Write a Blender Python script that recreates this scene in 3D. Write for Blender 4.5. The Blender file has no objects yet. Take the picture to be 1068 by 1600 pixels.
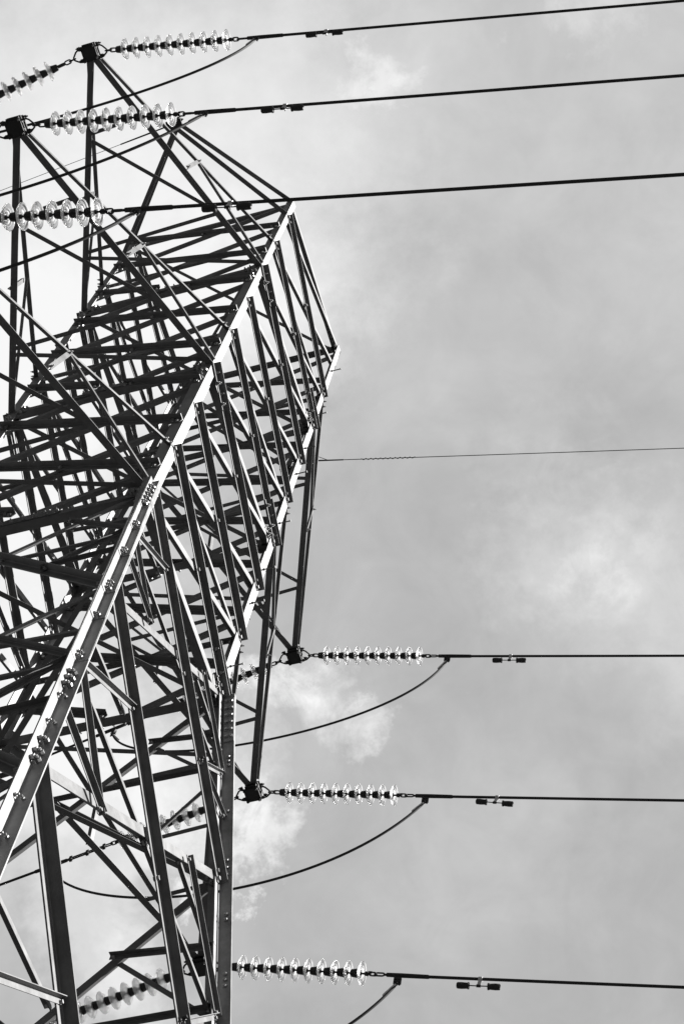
import bpy, math, random
from mathutils import Vector as V, Matrix
random.seed(7)
sc = bpy.context.scene
COL = sc.collection
Z0 = 19.4                      # height of the tower's waist above the ground

# ------------------------------------------------------------------ camera
cam_d = bpy.data.cameras.new("camera"); cam = bpy.data.objects.new("camera", cam_d); COL.objects.link(cam)
rt = V((0.95227446, 0.28360375, 0.11288164)); up = V((0.21643878, -0.88812725, 0.40544326)); fw = V((-0.21523848, 0.36166130, 0.90712375))
# rows above are the world axes seen from the camera basis
R3 = Matrix((rt, up, fw))
right, upv, fwd = R3[0], R3[1], R3[2]
# camera basis vectors in world space
m = Matrix(((right[0], upv[0], -fwd[0]), (right[1], upv[1], -fwd[1]), (right[2], upv[2], -fwd[2])))
cam.matrix_world = Matrix.Translation((7.1931, -7.6015, -17.8299 + Z0)) @ m.to_4x4()
cam_d.sensor_fit = 'VERTICAL'; cam_d.sensor_height = 36.0; cam_d.lens = 3237.04 / 1600 * 36
cam_d.clip_start = 0.1; cam_d.clip_end = 3000
sc.camera = cam

# ------------------------------------------------------------------ light, sky, exposure
SUN = V((0.84, 0.22, 0.56)).normalized()
EL = math.asin(SUN.z); AZ = math.atan2(SUN.x, SUN.y)
sd = bpy.data.lights.new("sun", 'SUN'); sd.energy = 5.0; sd.angle = math.radians(0.5); sd.color = (1, 0.99, 0.98)
so = bpy.data.objects.new("sun", sd); COL.objects.link(so)
so.rotation_euler = (-SUN).to_track_quat('-Z', 'Y').to_euler(); so.location = (20, 5, 40)
sc.view_settings.view_transform = 'Standard'; sc.view_settings.look = 'None'
sc.view_settings.exposure = 1.5; sc.view_settings.gamma = 1

w = bpy.data.worlds.new("World"); sc.world = w; w.use_nodes = True
NT = w.node_tree; N = NT.nodes; L = NT.links
for n in list(N): N.remove(n)
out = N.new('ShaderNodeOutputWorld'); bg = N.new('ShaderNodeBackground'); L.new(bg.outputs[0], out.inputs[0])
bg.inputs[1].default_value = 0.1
KS = 1 / 2 ** 1.5
sky = N.new('ShaderNodeTexSky'); sky.sky_type = 'NISHITA'; sky.sun_disc = False
sky.sun_elevation = EL; sky.sun_rotation = AZ; sky.air_density = 1; sky.dust_density = 2
bw = N.new('ShaderNodeRGBToBW'); L.new(sky.outputs[0], bw.inputs[0])
tc = N.new('ShaderNodeTexCoord')
def mth(op, a, b=None, c=None, clamp=False):
    n = N.new('ShaderNodeMath'); n.operation = op; n.use_clamp = clamp
    for i, x in enumerate((a, b, c)):
        if x is None: continue
        if isinstance(x, (int, float)): n.inputs[i].default_value = x
        else: L.new(x, n.inputs[i])
    return n.outputs[0]
def dirv(px, py):      # world direction of a cloud seen at a place in the sky
    return (right * ((px - 534) / 3237.04) + upv * (-(py - 800) / 3237.04) + fwd).normalized()
nrm = N.new('ShaderNodeVectorMath'); nrm.operation = 'NORMALIZE'; L.new(tc.outputs['Generated'], nrm.inputs[0])
def noise(scale, detail, rough, dist, off=(0, 0, 0)):
    mp = N.new('ShaderNodeMapping'); mp.inputs['Location'].default_value = off
    L.new(nrm.outputs[0], mp.inputs[0])
    n = N.new('ShaderNodeTexNoise'); n.inputs['Scale'].default_value = scale; n.inputs['Detail'].default_value = detail
    n.inputs['Roughness'].default_value = rough; n.inputs['Distortion'].default_value = dist
    L.new(mp.outputs[0], n.inputs[0]); return n.outputs[0]
# wobble the direction so cloud masses have ragged borders
wob = N.new('ShaderNodeTexNoise'); wob.inputs['Scale'].default_value = 9; wob.inputs['Detail'].default_value = 8
wob.inputs['Roughness'].default_value = 0.62
L.new(nrm.outputs[0], wob.inputs[0])
ws = N.new('ShaderNodeVectorMath'); ws.operation = 'SUBTRACT'; L.new(wob.outputs[1], ws.inputs[0]); ws.inputs[1].default_value = (.5, .5, .5)
wm = N.new('ShaderNodeVectorMath'); wm.operation = 'SCALE'; L.new(ws.outputs[0], wm.inputs[0]); wm.inputs[3].default_value = 0.15
wob2 = N.new('ShaderNodeTexNoise'); wob2.inputs['Scale'].default_value = 45; wob2.inputs['Detail'].default_value = 8; wob2.inputs['Roughness'].default_value = .7
L.new(nrm.outputs[0], wob2.inputs[0])
wt = N.new('ShaderNodeVectorMath'); wt.operation = 'SUBTRACT'; L.new(wob2.outputs[1], wt.inputs[0]); wt.inputs[1].default_value = (.5, .5, .5)
wn = N.new('ShaderNodeVectorMath'); wn.operation = 'SCALE'; L.new(wt.outputs[0], wn.inputs[0]); wn.inputs[3].default_value = 0.05
wb = N.new('ShaderNodeVectorMath'); wb.operation = 'ADD'; L.new(wm.outputs[0], wb.inputs[0]); L.new(wn.outputs[0], wb.inputs[1])
wa = N.new('ShaderNodeVectorMath'); wa.operation = 'ADD'; L.new(nrm.outputs[0], wa.inputs[0]); L.new(wb.outputs[0], wa.inputs[1])
def lobe(px, py, rad, amp, power=1.0):   # soft cloud mass round a direction; rad in picture-like units
    d = N.new('ShaderNodeVectorMath'); d.operation = 'DISTANCE'; L.new(wa.outputs[0], d.inputs[0]); d.inputs[1].default_value = dirv(px, py)
    r = N.new('ShaderNodeMapRange'); r.interpolation_type = 'SMOOTHSTEP'
    r.inputs[1].default_value = rad / 3237.0; r.inputs[2].default_value = 0.0; r.inputs[3].default_value = 0; r.inputs[4].default_value = amp
    L.new(d.outputs[1], r.inputs[0]); return r.outputs[0]
acc = None
for args in [
    (30, 300, 660, 3.6), (-60, 800, 540, 4.6), (95, 1180, 320, 4.2), (400, 160, 460, 1.7), (700, 60, 420, .9), (430, 480, 240, 1.5), (300, 480, 300, 1.6),
    (450, 1120, 260, .6), (250, 1330, 170, 1.6), (980, 900, 330, .9), (1060, 300, 330, .8), (1050, 120, 260, .7),
    (800, 330, 220, .3), (1090, 1130, 180, .8), (560, 620, 220, .5), (130, 1560, 260, .5), (620, 330, 160, .5), (720, 560, 200, .45)]:
    v = lobe(*args); acc = v if acc is None else mth('ADD', acc, v)
n1 = noise(14, 10, .58, .6, (3, 1, 2)); n2 = noise(34, 8, .6, .9, (1, 5, 2)); n3 = noise(5, 4, .5, .2, (4, 4, 1))
tex = mth('ADD', mth('MULTIPLY', mth('SUBTRACT', n1, .5), 2.2), mth('MULTIPLY', mth('SUBTRACT', n2, .5), 0.9))
tex = mth('ADD', tex, mth('MULTIPLY', mth('SUBTRACT', n3, .5), 1.2))
# broken, ragged clouds: a soft mass cut by noise
fr = mth('ADD', mth('MULTIPLY', mth('SUBTRACT', noise(26, 12, .66, 1.1, (7, 2, 9)), .5), 2.4), mth('MULTIPLY', mth('SUBTRACT', noise(9, 6, .6, .6, (2, 8, 1)), .5), 1.2))
for px_, py_, rd_, am_ in ((450, 1090, 112, 2.4), (530, 1150, 82, 2.6), (395, 1060, 80, 2.0), (390, 1300, 66, 2.4), (362, 1415, 50, 3.2), (925, 825, 180, .8), (1050, 930, 240, .7), (950, 860, 80, .8), (915, 20, 110, 1.3), (590, 80, 90, 1.5),
                           (660, 115, 60, 1.2), (300, 1230, 160, 1.6), (120, 1480, 150, 1.4), (200, 1560, 130, 1.1), (880, 650, 140, .5), (760, 1330, 200, .35)):
    lb = lobe(px_, py_, rd_ * 1.35, 1.25)
    cut = mth('MULTIPLY', mth('SUBTRACT', mth('ADD', lb, mth('MULTIPLY', fr, mth('MULTIPLY', lb, .9))), .30), 1.35, clamp=True)
    acc = mth('ADD', acc, mth('MULTIPLY', cut, am_))
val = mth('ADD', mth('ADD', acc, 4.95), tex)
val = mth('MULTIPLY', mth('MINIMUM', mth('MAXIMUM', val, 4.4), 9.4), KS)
# bright cloud only round the view; unseen sky dimmed to keep shaded steel dark
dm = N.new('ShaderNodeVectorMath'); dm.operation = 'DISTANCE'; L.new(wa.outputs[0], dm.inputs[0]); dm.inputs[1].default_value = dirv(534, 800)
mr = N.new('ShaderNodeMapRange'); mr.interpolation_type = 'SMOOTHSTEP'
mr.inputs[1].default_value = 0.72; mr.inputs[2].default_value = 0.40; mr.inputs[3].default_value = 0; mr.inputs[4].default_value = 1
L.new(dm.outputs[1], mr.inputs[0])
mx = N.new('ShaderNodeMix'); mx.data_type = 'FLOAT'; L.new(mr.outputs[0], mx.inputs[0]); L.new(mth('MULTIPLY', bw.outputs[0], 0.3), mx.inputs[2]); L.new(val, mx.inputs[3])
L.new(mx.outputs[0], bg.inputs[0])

# ------------------------------------------------------------------ materials
def mat(name, col, rough, metal=0.0, var=0.25, scale=6, bump=0.0, bscale=60, streak=False):
    m = bpy.data.materials.new(name); m.use_nodes = True; t = m.node_tree; b = t.nodes['Principled BSDF']
    b.inputs['Roughness'].default_value = rough; b.inputs['Metallic'].default_value = metal
    co = t.nodes.new('ShaderNodeTexCoord'); n = t.nodes.new('ShaderNodeTexNoise'); n.inputs['Scale'].default_value = scale
    n.inputs['Detail'].default_value = 8; n.inputs['Roughness'].default_value = .65
    mp = t.nodes.new('ShaderNodeMapping'); t.links.new(co.outputs['Object'], mp.inputs[0]); t.links.new(mp.outputs[0], n.inputs[0])
    if streak: mp.inputs['Scale'].default_value = (1, 1, .18)
    r = t.nodes.new('ShaderNodeValToRGB'); r.color_ramp.elements[0].position = .3; r.color_ramp.elements[1].position = .72
    lo = col * (1 - var); hi = col * (1 + var)
    r.color_ramp.elements[0].color = (lo, lo, lo, 1); r.color_ramp.elements[1].color = (hi, hi, hi, 1)
    t.links.new(n.outputs[0], r.inputs[0]); t.links.new(r.outputs[0], b.inputs['Base Color'])
    n2 = t.nodes.new('ShaderNodeTexNoise'); n2.inputs['Scale'].default_value = bscale; n2.inputs['Detail'].default_value = 4
    t.links.new(co.outputs['Object'], n2.inputs[0])
    rr = t.nodes.new('ShaderNodeMapRange'); rr.inputs[3].default_value = rough - .1; rr.inputs[4].default_value = rough + .12
    t.links.new(n.outputs[0], rr.inputs[0]); t.links.new(rr.outputs[0], b.inputs['Roughness'])
    if bump:
        bp = t.nodes.new('ShaderNodeBump'); bp.inputs['Strength'].default_value = bump; bp.inputs['Distance'].default_value = .002
        t.links.new(n2.outputs[0], bp.inputs['Height']); t.links.new(bp.outputs[0], b.inputs['Normal'])
    return m
STEEL = mat("galvanised_steel", .11, .50, .35, .30, 5, .4, 90)
LEG = mat("galvanised_leg_steel", .195, .50, .35, .36, 4, .4, 70)
BOLT = mat("bolt_zinc", .30, .38, .6, .25, 30, .2)
DARK = mat("weathered_iron", .025, .6, .3, .3, 20, .3)
CAPM = mat("insulator_cap_iron", .02, .5, .3, .3, 20, .3)
ALU = mat("aluminium_sleeve", .5, .42, .3, .2, 20, .2)
CABLE = mat("weathered_conductor", .022, .7, .2, .1, 25, .0, 200)
WIREM = mat("earth_wire_steel", .05, .6, .3, .2, 25)
GRASS = mat("ground_grass", .028, .95, 0, .45, .6, .5, 8)
gl = bpy.data.materials.new("toughened_glass"); gl.use_nodes = True
g = gl.node_tree.nodes['Principled BSDF']; g.inputs['Base Color'].default_value = (.97, .97, .97, 1)
g.inputs['Roughness'].default_value = .12; g.inputs['IOR'].default_value = 1.10; g.inputs['Transmission Weight'].default_value = 1
_t = gl.node_tree; _tr = _t.nodes.new('ShaderNodeBsdfTranslucent'); _tr.inputs[0].default_value = (.9, .9, .9, 1); _ms = _t.nodes.new('ShaderNodeMixShader')
_ms.inputs[0].default_value = .30; _t.links.new(g.outputs[0], _ms.inputs[1]); _t.links.new(_tr.outputs[0], _ms.inputs[2]); _t.links.new(_ms.outputs[0], _t.nodes['Material Output'].inputs[0])

# ------------------------------------------------------------------ mesh builder
class MB:
    def __init__(s): s.v = []; s.f = []; s.mi = []; s.sm = []
    def add(s, vs, fs, mi=0, smooth=False):
        o = len(s.v); s.v += [tuple(x) for x in vs]
        for f in fs: s.f.append(tuple(i + o for i in f)); s.mi.append(mi); s.sm.append(smooth)
    def prism(s, P, Q, prof, a, b, mi=0, smooth=False):   # profile (list of (ca,cb)) swept P->Q
        P = V(P); Q = V(Q); n = len(prof)
        vs = [P + a * x + b * y for x, y in prof] + [Q + a * x + b * y for x, y in prof]
        fs = [(i, (i + 1) % n, n + (i + 1) % n, n + i) for i in range(n)]
        s.add(vs, fs, mi, smooth)
        s.add(vs[:n], [tuple(range(n))[::-1]], mi); s.add(vs[n:], [tuple(range(n))], mi)
    def angle(s, P, Q, a, b, wa, t, wb=None, off=0.0, mi=0):
        # L section: corner on the line P-Q, flanges along a and b
        wb = wb or wa; r = t * .9
        pr = [(0, 0), (wa, 0), (wa, t)]
        for k in range(5):
            th = math.pi / 2 * k / 4
            pr.append((t + r - r * math.sin(th), t + r - r * math.cos(th)))
        pr += [(t, wb), (0, wb)]
        a = V(a); b = V(b)
        s.prism(V(P) + b * off, V(Q) + b * off, pr, a, b, mi)
    def tube(s, pts, r, n=10, mi=0, close=False, rs=None):
        pts = [V(p) for p in pts]; m = len(pts); rings = []; pn = None
        for i, p in enumerate(pts):
            if close: t = (pts[(i + 1) % m] - pts[i - 1]).normalized()
            else: t = (pts[min(i + 1, m - 1)] - pts[max(i - 1, 0)]).normalized()
            if pn is None:
                pn = t.cross(V((0, 0, 1)));
                if pn.length < .1: pn = t.cross(V((0, 1, 0)))
                pn.normalize()
            pn = (pn - t * pn.dot(t)).normalized(); bn = t.cross(pn)
            rad = rs[i] if rs else r
            rings.append([p + (pn * math.cos(2 * math.pi * k / n) + bn * math.sin(2 * math.pi * k / n)) * rad for k in range(n)])
        vs = [x for rg in rings for x in rg]; fs = []
        for i in range(m if close else m - 1):
            j = (i + 1) % m
            for k in range(n): fs.append((i * n + k, i * n + (k + 1) % n, j * n + (k + 1) % n, j * n + k))
        s.add(vs, fs, mi, True)
        if not close:
            s.add(rings[0], [tuple(range(n))[::-1]], mi); s.add(rings[-1], [tuple(range(n))], mi)
    def lathe(s, prof, O, ax, n=20, mi=0, closed=False, smooth=True):
        ax = V(ax).normalized(); u = ax.cross(V((0, 0, 1)));
        if u.length < .1: u = ax.cross(V((0, 1, 0)))
        u.normalize(); v = ax.cross(u); O = V(O); m = len(prof); vs = []
        for x, r in prof:
            for k in range(n):
                th = 2 * math.pi * k / n; vs.append(O + ax * x + (u * math.cos(th) + v * math.sin(th)) * r)
        fs = []
        for i in range(m if closed else m - 1):
            j = (i + 1) % m
            for k in range(n): fs.append((i * n + k, i * n + (k + 1) % n, j * n + (k + 1) % n, j * n + k))
        s.add(vs, fs, mi, smooth)
        if not closed:
            s.add(vs[:n], [tuple(range(n))[::-1]], mi); s.add(vs[-n:], [tuple(range(n))], mi)
    def box(s, c, ex, ey, ez, mi=0):     # centre and three half-extent vectors
        c = V(c); ex = V(ex); ey = V(ey); ez = V(ez)
        vs = [c + ex * i + ey * j + ez * k for i in (-1, 1) for j in (-1, 1) for k in (-1, 1)]
        s.add(vs, [(0, 1, 3, 2), (4, 6, 7, 5), (0, 4, 5, 1), (2, 3, 7, 6), (0, 2, 6, 4), (1, 5, 7, 3)], mi)
    def plate(s, pts, n, t, mi=0):
        n = V(n); k = len(pts); vs = [V(p) for p in pts] + [V(p) + n * t for p in pts]
        s.add(vs, [tuple(range(k))[::-1], tuple(range(k, 2 * k))] + [(i, (i + 1) % k, k + (i + 1) % k, k + i) for i in range(k)], mi)
    def bolt(s, P, n, r=.019, h=.016, mi=1, thread=True):
        n = V(n).normalized(); P = V(P); a = random.random()
        u = n.cross(V((.3, .2, .9))).normalized(); v = n.cross(u)
        s.prism(P, P + n * .004, [(math.cos(2 * math.pi * k / 10) * r * 1.25, math.sin(2 * math.pi * k / 10) * r * 1.25) for k in range(10)], u, v, mi)
        s.prism(P + n * .004, P + n * (.004 + h), [(math.cos(a + math.pi / 3 * k) * r, math.sin(a + math.pi / 3 * k) * r) for k in range(6)], u, v, mi)
        if thread: s.prism(P + n * .004, P + n * (h + .022), [(math.cos(math.pi / 3 * k) * r * .5, math.sin(math.pi / 3 * k) * r * .5) for k in range(8 if 0 else 6)], u, v, mi)
    def build(s, name, mats, parent=None, zoff=Z0, loc=None):
        me = bpy.data.meshes.new(name); me.from_pydata([(x, y, z + zoff) for x, y, z in s.v], [], s.f)
        for mm in (mats if isinstance(mats, (list, tuple)) else [mats]): me.materials.append(mm)
        me.polygons.foreach_set('material_index', s.mi); me.polygons.foreach_set('use_smooth', s.sm); me.update()
        import bmesh
        b = bmesh.new(); b.from_mesh(me); bmesh.ops.recalc_face_normals(b, faces=b.faces[:]); b.to_mesh(me); b.free()
        o = bpy.data.objects.new(name, me); COL.objects.link(o)
        if parent: o.parent = parent
        if loc is not None: o.location = loc
        return o
def tag(o, label, cat, group=None, kind=None):
    if label: o['label'] = label
    if cat: o['category'] = cat
    if group: o['group'] = group
    if kind: o['kind'] = kind
    return o
def empty(name, loc=(0, 0, 0)):
    o = bpy.data.objects.new(name, None); COL.objects.link(o); o.location = loc; o.empty_display_size = .2; return o

# ------------------------------------------------------------------ ground
b = MB(); G = 24; S = 900.0
def gz(x, y):
    r = math.hypot(x, y); return .35 * math.sin(x * .05 + 1) * math.cos(y * .04) * min(1, r / 40)
xs = [(-1 + 2 * i / G) for i in range(G + 1)]; xs = [math.copysign(abs(x) ** 2.2, x) * S for x in xs]
b.add([(x, y, gz(x, y)) for y in xs for x in xs], [(j * (G + 1) + i, j * (G + 1) + i + 1, (j + 1) * (G + 1) + i + 1, (j + 1) * (G + 1) + i) for j in range(G) for i in range(G)], 0, True)
o = b.build('ground', GRASS, zoff=0); o['kind'] = 'structure'

# ------------------------------------------------------------------ the pylon
WX, WY, TX, TY = 1.2277, 1.1561, .12646, .11106
H1, H2, H3 = 3.5555, 7.2049, 10.2570
tower = empty('lattice_pylon', (0, 0, 0))
tag(tower, 'tall galvanised steel lattice pylon with bolted angle bracing and three crossarms on each side', 'pylon')
def leg(sx, sy, z):
    if z >= 0: return V((sx * WX, sy * WY, z))
    return V((sx * (WX - z * TX), sy * (WY - z * TY), z))
TAIL = -Z0
def _lw(z): return .125 if z >= H2 else (.15 if z > H1 - .1 else .18)
XH, YH = V((1, 0, 0)), V((0, 1, 0))
for sx in (1, -1):
    for sy in (-1, 1):
        b = MB()
        for z0, z1, wd, t in ((-.15, H1 - .4, .135, .014), (H1 - .4, H2 - .4, .12, .012), (H2 - .4, H3 + .03, .10, .010)):
            if z0 < 0:
                b.angle(leg(sx, sy, 0), leg(sx, sy, z1), -XH * sx, -YH * sy, wd, t)
            else:
                b.angle(leg(sx, sy, z0), leg(sx, sy, z1), -XH * sx, -YH * sy, wd, t)
        b.angle(leg(sx, sy, TAIL), leg(sx, sy, -.002), -XH * sx, -YH * sy, .095, .014)
        # bolts of the splices at the level of the crossarms
        for zz in (H1 - .4, H2 - .4):
            for k in range(4):
                dz = -.18 + k * .12
                for row in ((.03, .08) if k % 2 else (.055,)):
                    b.bolt(leg(sx, sy, zz + dz) - XH * sx * row, -YH * -sy, .015)
        L0 = b.build('leg', [LEG, BOLT], tower)
        # outer angle bolted back to back on the leg below the waist: flanges point outward
        c = MB()
        g_ = .0025
        base = lambda z: leg(sx, sy, z) + XH * sx * g_ + YH * sy * g_
        c.angle(base(TAIL), base(.03), XH * sx, YH * sy, .118, .012)
        for k, zz in enumerate((-4.77, -3.85, -3.23, -2.27, -1.5, -.83)):
            o_ = .0122 + k * .0062
            q = lambda z: base(z) + XH * sx * o_ + YH * sy * o_
            c.angle(q(zz), q(.03 + .004 * k), XH * sx, YH * sy, .118 - o_ - .001 - .001 * k, .006)
            for r_, n_ in ((0, 2 if k in (3, 0, 4) else 1),):
                for j in range(n_ + (2 if k == 2 else 0)):
                    zb = zz + .07 + j * .075
                    c.bolt(q(zb) + XH * sx * .04 + YH * sy * .0062, YH * sy, .014)
                    c.bolt(q(zb) + YH * sy * .04 + XH * sx * .0062, XH * sx, .014)
        for j in range(5):
            zb = -.72 + j * .13
            o_ = .0122 + 6 * .0062
            q = lambda z: base(z) + XH * sx * o_ + YH * sy * o_
            for row in (.012, .042):
                c.bolt(base(zb) + XH * sx * (o_ + row) + YH * sy * (o_ + .0005), YH * sy, .017)
                c.bolt(base(zb) + YH * sy * (o_ + row) + XH * sx * (o_ + .0005), XH * sx, .017)
        for zb, big in ((-5.05, 1), (-5.17, 1), (-5.29, 1), (-5.5, 0), (-5.98, 0), (-6.3, 1), (-6.5, 1), (-6.62, 1), (-7.2, 0), (-7.75, 0), (-8.3, 0), (-9, 0), (-9.7, 1), (-9.85, 1), (-11, 0), (-12.2, 0), (-13.5, 0), (-15, 0), (-16.5, 0)):
            rr = .021 if big else .014
            c.bolt(base(zb) + XH * sx * .06 + YH * sy * .0122, YH * sy, rr, .03 if big else .016)
            c.bolt(base(zb) + YH * sy * .06 + XH * sx * .0122, XH * sx, rr, .03 if big else .016)
            c.bolt(base(zb) + XH * sx * .06, -YH * sy, rr, .014, 1, False); c.bolt(base(zb) + YH * sy * .06, -XH * sx, rr, .014, 1, False)
        # cover plates with two rows of round bolt heads on the backs of the outward flanges
        for (fa, nb_) in ((XH * sx, -YH * sy), (YH * sy, -XH * sx)):
            zt_, zb_ = -.06, -.80
            pts = [base(zt_) + fa * .016, base(zt_) + fa * .120, base(zb_) + fa * .120, base(zb_) + fa * .016]
            c.plate([q_ + nb_ * .0005 for q_ in pts], nb_, .009)
            for j in range(6):
                for row in (.042, .092): c.bolt(base(-.12 - j * .12) + fa * row + nb_ * .0095, nb_, .019, .014, 1, False)
            for zz in (-1.05, -1.12, -1.19, -1.9, -2.62, -2.72, -2.82, -3.35, -3.42, -4.1, -4.17, -4.24):
                c.bolt(base(zz) + fa * .07, nb_, .016, .013, 1, False)
        c.build('outer_leg_angle', [LEG, BOLT], L0)
        # concrete footing
        f = MB(); p0 = leg(sx, sy, TAIL)
        f.lathe([(-.4, .55), (.25, .55), (.32, .48), (.34, .2)], (p0.x, p0.y, p0.z), (0, 0, 1), 24)
        f.build('footing', GRASS, tower)

def brace(name, P, Q, n, wd=.09, t=.009, outside=True, base=0.0, ext=.05, bolts=(1, 1, 0), flip=1, mats=None, nb=2, mid=None, parent=None, wo=None):
    P = V(P); Q = V(Q); d = (Q - P).normalized(); n = V(n).normalized(); n = (n - d * n.dot(d)).normalized()
    u = n.cross(d);
    if abs(n.z) > .8:
        if u.dot(V((1, -1, 0))) > 0: u = -u
    elif u.z < 0: u = -u
    u = u * flip
    mo = n if outside else -n
    P2 = P - d * ext + n * base; Q2 = Q + d * ext + n * base
    b = MB(); c0 = u * wd * .5
    b.angle(P2 + c0, Q2 + c0, -u, mo, wd, t, wo)
    Lm = (Q2 - P2).length
    r = .014 if wd < .055 else .021
    def bl(x, s=0): b.bolt(P2 + d * x + u * s + mo * t, mo, r, .016, 1, False)
    def blb(x, s=0): b.bolt(P2 + d * x + u * s, -mo, r, .012, 1, False)
    for fl, x0, sg in ((bolts[0], .04, 1), (bolts[1], Lm - .04, -1)):
        if fl:
            for k in range(nb):
                bl(x0 + sg * k * .075, -.01 + .016 * (k % 2))
    if bolts[2]:
        bl(Lm / 2); blb(Lm / 2)
    return b.build(name, mats or [STEEL, BOLT], parent or tower)

faces = [   # leg with the high end of the outside diagonals, the other leg, outward normal, shift of the panel points
    ((1, -1), (1, 1), XH, 'x'), ((-1, 1), (-1, -1), -XH, 'x'), ((-1, -1), (1, -1), -YH, 'y'), ((1, 1), (-1, 1), YH, 'y')]
ZX = [9.6, 8.35, 7.2, 5.97, 4.77, 3.57, 2.37, 1.18, -.02]
ZY = [10.2, 9.0, 7.8, 6.62, 5.42, 4.22, 3.02, 1.82, .62]
TL = .0145
for A, B, n, kind in faces:
    along = (leg(*B, 0) - leg(*A, 0)).normalized()
    nodes = ZX if kind == 'x' else ZY
    for i in range(len(nodes) - 1):
        zt, zb = nodes[i], nodes[i + 1]
        lvl = [h for h in (H1, H2, .0) if zb < h - .2 and zt > h + .2 and kind == 'y']
        wd = .062 if zt > H2 + .5 else (.07 if zt > H1 + .5 else .078)
        pa, qb = leg(*A, zt), leg(*B, zb)
        ins = along * .07
        if lvl:
            c = (pa + qb) / 2; d = (qb - pa).normalized()
            brace('diagonal_brace', pa + ins, c - d * .22, n, wd, .009, True, .0, .03, (1, 1, 0))
            brace('diagonal_brace', c + d * .22, qb - ins, n, wd, .009, True, .0, .03, (1, 1, 0))
        else:
            brace('diagonal_brace', pa + ins, qb - ins, n, wd, .009, True, .0, .05, (1, 1, 1))
        pa, qb = leg(*A, zb), leg(*B, zt)
        brace('diagonal_brace', pa + ins, qb - ins, n, wd, .009, False, -TL - .001, .05, (1, 1, 0))
    # the face ends: half panels at the waist and at the top
    if kind == 'y':
        pa, qb = leg(*A, .62), leg(*B, 0); c = (leg(*A, .62) + leg(*B, -.58)) / 2
        brace('diagonal_brace', leg(*A, .62) + along * .07, (leg(*A, .62) + leg(*B, -.4)) / 2 - along * .25, n, .078, .009, True, 0, .03)
        brace('diagonal_brace', leg(*B, .62) - along * .07, (leg(*B, .62) + leg(*A, -.4)) / 2 + along * .1, n, .078, .009, False, -TL - .001, .03)
    else:
        brace('diagonal_brace', leg(*A, 9.6) + along * .07, leg(*B, H3) - along * .07, n, .062, .009, False, -TL - .001, .05)
    # horizontals
    for z, wd, big in ((H3 - .03, .075, 0), (8.3, .045, 0), (4.72, .05, 0), (1.17, .05, 0), (H2 - .02, .085, 1), (H1 - .02, .09, 1), (-.06, .095, 1)):
        out_ = big and kind == 'y'
        brace('horizontal_brace', leg(*A, z) + along * (.03 if out_ else .09), leg(*B, z) - along * (.03 if out_ else .09), n, wd, .010, False, (.001 - .0 if out_ else -TL - .0125), .02, (1, 1, 0), flip=-1 if big else 1, nb=3)
        if out_:    # middle gusset and its bolts
            gb = MB(); c = (leg(*A, z) + leg(*B, z)) / 2 + n * .0025
            gb.plate([c + along * a_ + V((0, 0, z_)) for a_, z_ in ((-.34, .05), (-.30, -.03), (.30, -.03), (.34, .05), (.24, .09), (-.24, .09))], n, .008, 0)
            for k in range(6): gb.bolt(c + along * (-.3 + k * .12) + V((0, 0, .01)) + n * .008, n, .018)
            gb.build('gusset_plate', [STEEL, BOLT], tower)
    # gussets on the leg at crossarm levels
    for z in (H1, H2, 0):
        for LG, s in ((A, 1), (B, -1)):
            gb = MB(); c = leg(*LG, z) + n * -(TL + .0085 + .0005)
            gb.plate([c + along * s * a_ + V((0, 0, z_)) for a_, z_ in ((.02, .2), (.02, -.2), (.14, -.15), (.26, -.03), (.26, .05), (.14, .18))], n, .008, 0)
            for a_, z_ in ((.17, 0), (.22, .03), (.16, .08), (.16, -.07)): gb.bolt(c + along * s * a_ + V((0, 0, z_)) + n * .008, n, .017)
            gb.build('gusset_plate', [STEEL, BOLT], tower)

# lower body: big crosses with redundant members
ZL = [0.0, -2.87, -6.7, -12.2, -18.9]
for A, B, n0, kind in faces:
    n = V(n0); n = V((n0.x, n0.y, TX if kind == 'x' else TY)).normalized()
    along = (leg(*B, 0) - leg(*A, 0)).normalized()
    for i in range(len(ZL) - 1):
        zt, zb = ZL[i], ZL[i + 1]
        A0, A1, B0, B1 = leg(*A, zt), leg(*A, zb), leg(*B, zt), leg(*B, zb)
        wt, wb_ = (B0 - A0).length, (B1 - A1).length
        f = wt / (wt + wb_); c = A0.lerp(B1, f); zc = c.z
        wd = (.085, .09, .11, .12)[i]
        brace('diagonal_brace', A0 + along * .05, B1 - along * .08, n, wd, .012, True, .0, .10, (1, 1, 1), nb=2)
        brace('diagonal_brace', B0 - along * .05, leg(*A, zb + (.28 if i == 1 else 0)) + along * .08, n, wd, .012, False, -.019, .10, (1, 1, 0), nb=2, wo=wd * .45)
        for LG, s, T0, E1 in ((A, 1, A0, A1), (B, -1, B0, B1)):
            qd = T0.lerp(c, .5); qu = c.lerp(E1, .5)
            Nc = leg(*LG, zc); sd_ = .04 if i < 1 else .048
            hs = along * s * .05
            k1 = dict(wd=sd_, t=.006, ext=.05, nb=1)
            on = n * (-.030)
            brace('redundant_strut', Nc + hs, c, n, outside=False, base=-.034, **k1)
            brace('redundant_strut', Nc + hs + V((0, 0, -.05)), qd, n, outside=True, base=.014, **k1)
            brace('redundant_strut', Nc + hs + V((0, 0, -.12)), qu, n, outside=True, base=-.005 + .022, **k1)
            brace('redundant_strut', leg(*LG, qd.z - .1) + hs, qd, n, outside=False, base=-.046, **k1)
            brace('redundant_strut', leg(*LG, qu.z + .06) + hs, qu, n, outside=True, base=.026, **k1)
        if i > 0: pass
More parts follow.
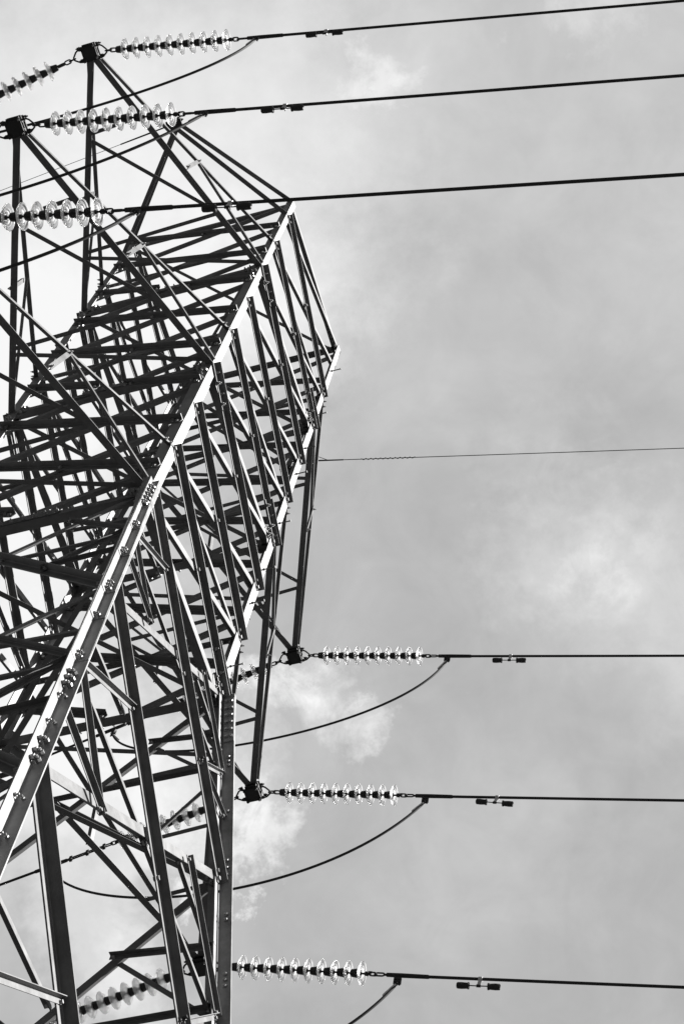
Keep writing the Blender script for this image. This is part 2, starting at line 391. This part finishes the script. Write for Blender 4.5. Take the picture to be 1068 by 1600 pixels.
# horizontal cross bracing inside the body
for z in (H3 - .12, H2 - .1, H1 - .1, -.12, -2.95, -6.8):
    brace('plan_brace', leg(-1, -1, z) + V((.1, .1, 0)), leg(1, 1, z) - V((.1, .1, 0)), (0, 0, -1), .055 if z < 8 else .045, .006, False, 0, .0, (1, 1, 0))
    brace('plan_brace', leg(1, -1, z) + V((-.1, .1, 0)), leg(-1, 1, z) + V((.1, -.1, 0)), (0, 0, -1), .055 if z < 8 else .045, .006, False, .02, .0, (1, 1, 0))

# step bolts on one leg
for k, z in enumerate([9.3, 7.61, 6.43, 5.59, 4.1, 2.84, 2.0, .55]):
    s = MB(); P = leg(1, 1, z) + V((.001, -.05, 0))
    s.tube([P, P + XH * .135], .008, 8); s.prism(P + XH * .002, P + XH * .016, [(math.cos(math.pi / 3 * j) * .016, math.sin(math.pi / 3 * j) * .016) for j in range(6)], YH, V((0, 0, 1)))
    s.tube([P + XH * .135, P + XH * .142], .016, 8)
    s.build('step_bolt', STEEL, tower)

# ------------------------------------------------------------------ crossarms
ARMS = {1: (H2, 8.32, 4.2935), 2: (H1, 4.74, 4.2369), 3: (0.0, 1.17, 4.1947)}
UP = V((0, 0, 1))
for k, (zb, zt, ln) in ARMS.items():
    for sy in (-1, 1):
        tip = V((0, sy * ln, zb)); root = MB(); cs = {}
        for sx in (1, -1):
            r = leg(sx, sy, zb); d = (tip - r).normalized()
            inw = V((-sx, 0, 0)); inw = (inw - d * inw.dot(d)).normalized()
            s0 = tip - d * .10 + V((sx * .02, 0, 0))
            # bottom chord: flange in the bottom plane and flange standing up
            o_ = V((sx * .012, 0, 0))
            inw2 = -inw if sx > 0 else inw; c_ = inw * .078 if sx > 0 else V()
            root.angle(r + o_ + c_, s0 + o_ + c_, inw2, UP, .078, .009)
            # bent end running into the body face
            e = (leg(sx, -sy, zb - 1.2) - r).normalized() if sy < 0 else (r - leg(sx, -sy, zb + 1.2)).normalized() * -1
            if zb > .5 or sy > 0:
                Q = r + e * .55
                nn = V((sx, 0, 0)); u2 = nn.cross(e);
                if u2.z < 0: u2 = -u2
                root.angle(r + nn * .0135 - d * 0 + u2 * .036, Q + nn * .0135 + u2 * .036, -u2, nn, .078, .009)
                for j in range(4): root.bolt(r + e * (.12 + j * .12) + nn * .026 + u2 * (-.02 if j % 2 else .01), nn, .018)
            cs[sx] = (r, tip)
        arm = root.build('crossarm', [DARK if 0 else STEEL, BOLT], tower)
        for sx in (1, -1):
            r, _ = cs[sx]; T = leg(sx, sy, zt); d = (tip - T).normalized()
            nn = (V((sx, 0, 0)) - d * d.dot(V((sx, 0, 0)))).normalized(); dn = d.cross(nn);
            if dn.z > 0: dn = -dn
            t = MB(); P = T + V((sx * .014, 0, 0)) - V((0, sy * .02, 0)); Q = tip - d * .12 + V((sx * .06, 0, .03))
            t.angle(P, Q, dn, -nn, .026, .006, .05)
            for q_ in (.05, .12): t.bolt(P + d * q_ + dn * .014 , nn, .013)
            t.build('tie_rod', [STEEL, BOLT], arm)
            f = .55
            tm = Q.lerp(P, .47 if 0 else f); cm = tip.lerp(r, f) + V((sx * .02, 0, .05))
            tm = Q.lerp(P, f) + dn * .04
            sb = MB(); dd = (cm - tm).normalized(); dy = dd.cross(nn).normalized()
            bx = V((-1, 0, 0)); bx = (bx - dd * dd.dot(bx)).normalized(); sb.angle(tm + dd * -.02 + nn * .009, cm + nn * .009, dy, bx, .052, .005, .04)
            sb.bolt(tm + dd * .02 + dy * .025 + nn * .012, nn, .013); sb.bolt(cm - dd * .03 + dy * .025 + nn * .012, nn, .013)
            sb.build('strut', [STEEL, BOLT], arm)
            sb = MB(); e = r + V((sx * .016, 0, .12)); dd = (e - tm).normalized(); dy = dd.cross(nn).normalized()
            if dy.z < 0: dy = -dy
            sb.angle(tm - nn * .006, e - nn * .003, dy, -nn, .022, .005, .036)
            sb.build('strut', [STEEL, BOLT], arm)
        A_ = lambda q: tip.lerp(cs[1][0], q) + V((-.02, 0, .012)); C_ = lambda q: tip.lerp(cs[-1][0], q) + V((.02, 0, .012))
        if sy > 0: A_, C_ = C_, A_
        for j, (P, Q) in enumerate(((A_(.295), C_(.31)), (C_(.33), A_(.745)), (A_(.75), C_(.77)), (C_(.79), A_(.985)))):
            brace('plan_strut', P, Q, (0, 0, -1), .048, .006, False, -.001 - .008 * (j % 2), .02, (1, 1, 0), nb=1, parent=arm)
        # tip fitting: stacked plates with pins
        tb = MB()
        for zz, hx, hy in ((-.075, .092, .08), (-.050, .07, .108), (.03, .08, .10), (.065, .095, .088)):
            tb.box(tip + V((0, 0, zz)), XH * hx, YH * hy, UP * .010)
        for s in (-1, 1): tb.box(tip + V((s * .055, 0, -.01)), XH * .009, YH * .095, UP * .04)
        tb.box(tip + V((0, sy * .045, -.015)), XH * .10, YH * .012, UP * .05); tb.box(tip + V((0, -sy * .055, -.015)), XH * .085, YH * .012, UP * .05)
        for sx_ in (-1, 1):
            for sy_ in (-1, 1):
                tb.bolt(tip + V((sx_ * .075, sy_ * .075, -.085)), -UP, .02, .02, 0); tb.bolt(tip + V((sx_ * .115, sy_ * .075, -.01)), V((sx_, 0, 0)), .018, .03, 0)
        tb.build('tip_plate', [DARK], arm)

# earth wire arms on the top of the body
for sy in (-1, 1):
    root = MB(); tp = V((0, sy * 2.64, H3 + .0)); tl = tp - V((0, 0, .24))
    for sx in (1, -1):
        for e, s_, dz in ((leg(sx, sy, H3 - .02), tp, 0), (leg(sx, sy, 9.62), tl, 0)):
            d = (s_ - e).normalized(); inw = V((-sx, 0, 0)); inw = (inw - d * inw.dot(d)).normalized()
            c_ = V((sx * .012, 0, 0)) + (inw * .06 if sx > 0 else V())
            root.angle(e + c_, s_ - d * .04 + c_ + V((sx * .008, 0, 0)), -inw if sx > 0 else inw, UP, .06, .007)
    arm = root.build('earth_wire_arm', [STEEL, BOLT], tower)
    t = MB(); t.box((tp + tl) / 2 + V((0, sy * .03, 0)), XH * .05, YH * .035, UP * .16); t.box(tl - V((0, -sy * .03, .02)), XH * .11, YH * .06, UP * .01)
    for q_ in (-.08, 0, .08): t.bolt((tp + tl) / 2 + V((.05, sy * .03, q_)), XH, .018, .02, 0)
    t.build('tip_plate', [DARK], arm)

# ------------------------------------------------------------------ insulator strings
def frame(u):      # rotation taking local X to direction u, Z as upright as possible
    u = V(u).normalized(); z = (UP - u * u.dot(UP)).normalized(); y = z.cross(u)
    return Matrix((u, y, z)).transposed().to_4x4()
def udir(az, sl): return V((math.cos(az) * math.cos(sl), math.sin(az) * math.cos(sl), math.sin(sl)))
SP = .146
# templates (local frame: X along the string, Y across, Z up)
def link_loop(b, x0, x1, hw, r, plane):
    n = 8; pts = []
    for k in range(n + 1): th = -math.pi / 2 + math.pi * k / n; pts.append((x1 - hw + hw * math.cos(th), hw * math.sin(th)))
    for k in range(n + 1): th = math.pi / 2 + math.pi * k / n; pts.append((x0 + hw + hw * math.cos(th), hw * math.sin(th)))
    b.tube([V((x, y, 0)) if plane == 'y' else V((x, 0, y)) for x, y in pts], r, 8, close=True)
def make_string(ext=0.0):
    root = empty('insulator_string')
    b = MB(); b.tube([V((.10, -.078, 0)), V((.135, -.078, 0)), V((.165, -.066, 0)), V((.215, -.02, 0)), V((.226, 0, 0)), V((.215, .02, 0)), V((.165, .066, 0)), V((.135, .078, 0)), V((.10, .078, 0))], .0105, 8)
    for s in (-1, 1): b.prism(V((.10, s * .078, -.0)), V((.128, s * .078, 0)), [(math.cos(math.pi / 3 * k) * .022, math.sin(math.pi / 3 * k) * .022) for k in range(6)], YH, UP)
    b.build('shackle', DARK, root, 0)
    b = MB(); link_loop(b, .20, .285, .023, .009, 'z'); link_loop(b, .262, .345, .022, .009, 'y')
    if ext: b.tube([V((.335, 0, 0)), V((.35, 0, 0)), V((.352, 0, 0)), V((.35 + ext, 0, 0))], .02, 10, rs=[.012, .012, .021, .021])
    b.build('chain_link', DARK, root, 0)
    x0 = .455 + ext
    glass_prof = [(-.032, .046), (-.027, .060), (-.018, .084), (-.007, .106), (.004, .1215), (.010, .1265), (.015, .1275), (.018, .1245), (.016, .119),
                  (.008, .110), (.000, .098), (.000, .092), (.008, .088), (.007, .083), (-.008, .076), (-.012, .068), (.004, .062), (.002, .057), (-.016, .050), (-.022, .036), (-.032, .034)]
    for k in range(10):
        o = (x0 + k * SP, 0, 0)
        if k == 0:
            d = MB(); d.lathe([(x_ * 1.15, r_) for x_, r_ in glass_prof], (0, 0, 0), XH, 56, 0, True); disc0 = d.build('glass_disc', gl, root, 0, o)
            c = MB(); c.lathe([(-.112, .016), (-.110, .036), (-.100, .041), (-.060, .046), (-.034, .050), (-.020, .050), (-.014, .032)], (0, 0, 0), XH, 20)
            c.lathe([(-.02, .024), (.0, .022), (.006, .011), (.045, .0085), (.055, .0105)], (0, 0, 0), XH, 12)
            c.lathe([(.030, .0095), (.036, .018), (.042, .0095)], (0, 0, 0), XH, 12)
            cap0 = c.build('metal_cap', CAPM, disc0, 0)
        else:
            dd = disc0.copy(); COL.objects.link(dd); dd.parent = root; dd.location = o
            cc = cap0.copy(); COL.objects.link(cc); cc.parent = dd
    xe = x0 + 9 * SP
    b = MB(); b.lathe([(.04, .012), (.045, .024), (.075, .026), (.08, .012), (.10, .012)], (xe, 0, 0), XH, 12); b.box((xe + .09, 0, .012), XH * .02, YH * .008, UP * .026)
    link_loop(b, xe + .085, xe + .165, .021, .0085, 'y'); b.build('socket_clevis', DARK, root, 0)
    b = MB(); link_loop(b, xe + .145, xe + .25, .024, .009, 'z'); b.build('chain_link', DARK, root, 0)
    return root
def copy_tree(o, parent=None):
    c = o.copy(); COL.objects.link(c); c.parent = parent
    for ch in list(o.children): copy_tree(ch, c)
    return c
tips = {}
for k, (zb, zt, ln) in ARMS.items():
    tips['L%d' % k] = V((0, -ln, zb + Z0)); tips['R%d' % k] = V((0, ln, zb + Z0))
UF = udir(.1544, -.1508); UC = udir(.1600, -.128)
BACK = {'L1': (3.007, -.19, .10), 'L2': (3.007, -.12, .0), 'L3': (3.007, -.10, 0), 'R1': (3.035, -.19, .0), 'R2': (3.013, -.079, .0), 'R3': (2.975, -.06, .0)}
WH = {'L1': 'topmost crossarm tip at upper left', 'L2': 'second highest tip at the left edge', 'L3': 'third highest crossarm beyond the left edge',
      'R1': 'upper tip right of the pylon', 'R2': 'middle tip right of the pylon', 'R3': 'lowest crossarm near the bottom edge'}
proto = make_string(); proto_ext = make_string(.10)
first = True; firste = True
GS = 'glass disc insulator strings on the crossarm tips'
ends = {}
for key, T in tips.items():
    for front in (True, False):
        if front: u = UF; ext = 0
        else:
            az, sl, ext = BACK[key]; u = udir(az, sl)
        if ext: s = proto_ext if firste else copy_tree(proto_ext); firste = False
        else:
            s = proto if first else copy_tree(proto); first = False
        s.matrix_world = Matrix.Translation(T + V((0, 0, -.01))) @ frame(u)
        tag(s, 'glass disc string pulling %s from the %s' % ('right' if front else 'left', WH[key]), 'insulator', GS)
        ends[(key, front)] = (u, .455 + ext + 9 * SP + .24, T + V((0, 0, -.01)))

# ------------------------------------------------------------------ conductors, dampers, jumpers
def sag(P, u, L_, drop, n):
    pts = []
    for k in range(n + 1):
        s = L_ * (k / n) ** 1.6; pts.append(P + u * s + UP * (drop * (s / L_) ** 2 * 1.0))
    return pts
lugs = {}
for (key, front), (u, d0, O) in ends.items():
    P = O + u * d0; uc = UC if front else u
    root = MB(); body = P + u * .02
    start = P + u * .46
    root.tube(sag(start, uc, 150, 13, 40), .0165, 12)
    cb = root.build('conductor', CABLE, None, 0)
    tag(cb, 'thick conductor running %s from the %s' % ('right' if front else 'left', WH[key]), 'power line', 'conductors strained from the crossarm tips')
    c = MB()
    if not front:   # twin strap turnbuckle between string and clamp
        for s in (-1, 1): c.tube([P + V((0, 0, s * .022)), P + u * .5 + V((0, 0, s * .022))], .010, 8)
        for q_ in (.02, .25, .48): c.box(P + u * q_, u * .02, u.cross(UP) * .02, UP * .038)
        P = P + u * .5
        c.build('turnbuckle', DARK, cb, 0); c = MB()
    c.tube([P, P + u * .03, P + u * .035, P + u * .20, P + u * .47, P + u * .475, P + u * .49], .0225, 14, rs=[.013, .013, .0225, .0245, .0225, .0225, .0165])
    c.build('dead_end_clamp', DARK, cb, 0)
    side = u.cross(UP).normalized()
    lg = MB(); lp = P + u * (.16 if front else .2)
    s_ = -u
    lg.box(lp + UP * -.06, u * .030, side * .008, UP * .06)
    lg.box(lp + UP * -.115 + side * .014, u * .042, side * .006, UP * .05)
    for a_ in (-.018, .018):
        for z_ in (-.09, -.135): lg.bolt(lp + u * a_ + UP * z_ + side * .020, side, .011, .008, 0, False); lg.bolt(lp + u * a_ + UP * z_ - side * .008, -side, .011, .008, 0, False)
    lg.build('jumper_lug', DARK, cb, 0)
    lugs[(key, front)] = lp + UP * -.15 + side * .01
JP = {'L1': (.25, 1.55, 1.1, .8, .1), 'L2': (.954, 1.597, 1.017, 1.068, .058), 'L3': (.648, 1.429, .883, 1.066, 0), 'R1': (.517, 1.603, .475, 1.279, .036), 'R2': (1.161, 1.73, .712, 1.182, .027), 'R3': (.974, 1.648, .937, 1.243, .037)}
for key in tips:
    a, b_, a2, b2, yo = JP[key]; P0 = lugs[(key, True)]; P3 = lugs[(key, False)]
    P1 = P0 + V((-a, yo, -b_)); P2 = P3 + V((a2, yo, -b2))
    pts = [P0 * (1 - t) ** 3 + P1 * 3 * t * (1 - t) ** 2 + P2 * 3 * t * t * (1 - t) + P3 * t ** 3 for t in [i / 60 for i in range(61)]]
    j = MB(); j.tube(pts, .0155, 10); jo = j.build('jumper_cable', CABLE, None, 0)
    tag(jo, 'slack jumper cable under the %s' % WH[key], 'cable', 'jumper loops under the crossarms')
    for A_, B_ in ((P0, pts[6]), (P3, pts[-7])):
        d = (B_ - A_).normalized(); e = MB(); Lq = .19
        e.tube([A_ - d * .01, A_ + d * .02, A_ + d * .03, A_ + d * Lq, A_ + d * (Lq + .02)], .018, 12, rs=[.012, .013, .019, .019, .0165]); e.build('compression_sleeve', ALU, jo, 0)

def make_damper():
    r = empty('vibration_damper'); DZ = -.03
    b = MB(); b.tube([V((-.02, 0, 0)), V((.02, 0, 0))], .026, 14); b.box((0, 0, -.06), XH * .016, YH * .010, UP * .055); b.bolt((0, .012, -.03), YH, .012, .012, 0); b.build('clamp', ALU, r, 0)
    b = MB(); b.tube([V((-.165, 0, -.118)), V((-.08, 0, -.113)), V((0, 0, -.115)), V((.08, 0, -.113)), V((.165, 0, -.118))], .006, 8); b.box((0, 0, -.114), XH * .022, YH * .011, UP * .011); b.build('messenger_wire', DARK, r, 0)
    for s in (-1, 1):
        b = MB(); b.lathe([(-.070, .024), (-.062, .033), (-.02, .035), (.040, .031), (.046, .037), (.058, .037), (.060, .010)], (s * .155, 0, -.118), XH * -s, 16); b.build('weight', DARK, r, 0)
    return r
dp = make_damper(); fd = True
for key in tips:
    u, d0, O = ends[(key, True)]; st = O + u * (d0 + .46)
    P = st + UC * (3.03 - d0 - .46)
    s = dp if fd else copy_tree(dp); fd = False
    tilt = {'R2': .10, 'R3': .0, 'L1': -.05}.get(key, 0)
    s.matrix_world = Matrix.Translation(P) @ frame(UC) @ Matrix.Rotation(tilt, 4, 'Y')
    tag(s, 'vibration damper under the conductor off the %s' % WH[key], 'damper', 'vibration dampers on the conductors')

# earth wires
for sy, u, nm in ((1, udir(.172, -.085), 'thin earth wire running right from behind the pylon at mid height of the photo'), (-1, udir(3.05, -.03), 'very thin earth wire running down left from the short arm topping the pylon')):
    T = V((0, sy * 2.66, H3 - .24 + Z0)); e = MB()
    T = T + V((0, -.085 if sy > 0 else 0, .12 if sy > 0 else .1))
    e.tube(sag(T + u * .34, u, 150, 9, 30), .0062 if sy > 0 else .004, 8)
    ew = e.build('earth_wire', WIREM, None, 0); tag(ew, nm, 'wire')
    h = MB(); link_loop_pts = MB()
    h.tube([T, T + u * .10, T + u * .11, T + u * .16, T + u * .17, T + u * .30], .014, 8, rs=[.012, .012, .026, .026, .010, .010])
    h.lathe([(.30, .012), (.33, .028), (.37, .028), (.40, .012), (.85, .0095)], T, u, 12)
    h.build('wire_clamp', DARK, ew, 0)
    if sy > 0:
        side = u.cross(UP).normalized(); w2 = u.cross(side)
        g2 = MB(); pts = []
        for k in range(150):
            x = 1.12 + k / 149 * .80; th = k / 149 * math.pi * 2 * 11
            pts.append(T + u * x + (side * math.cos(th) + w2 * math.sin(th)) * .011 + UP * (9 * (x / 150) ** 2))
        g2.tube(pts, .0042, 6); g2.build('spiral_grip', WIREM, ew, 0)
        s2 = MB(); P_ = T + u * .62
        s2.tube([T + u * .33 + V((0, -.10, .10)), T + u * .42 + V((0, -.06, .07)), P_], .005, 6); s2.build('bond_lead', DARK, ew, 0)
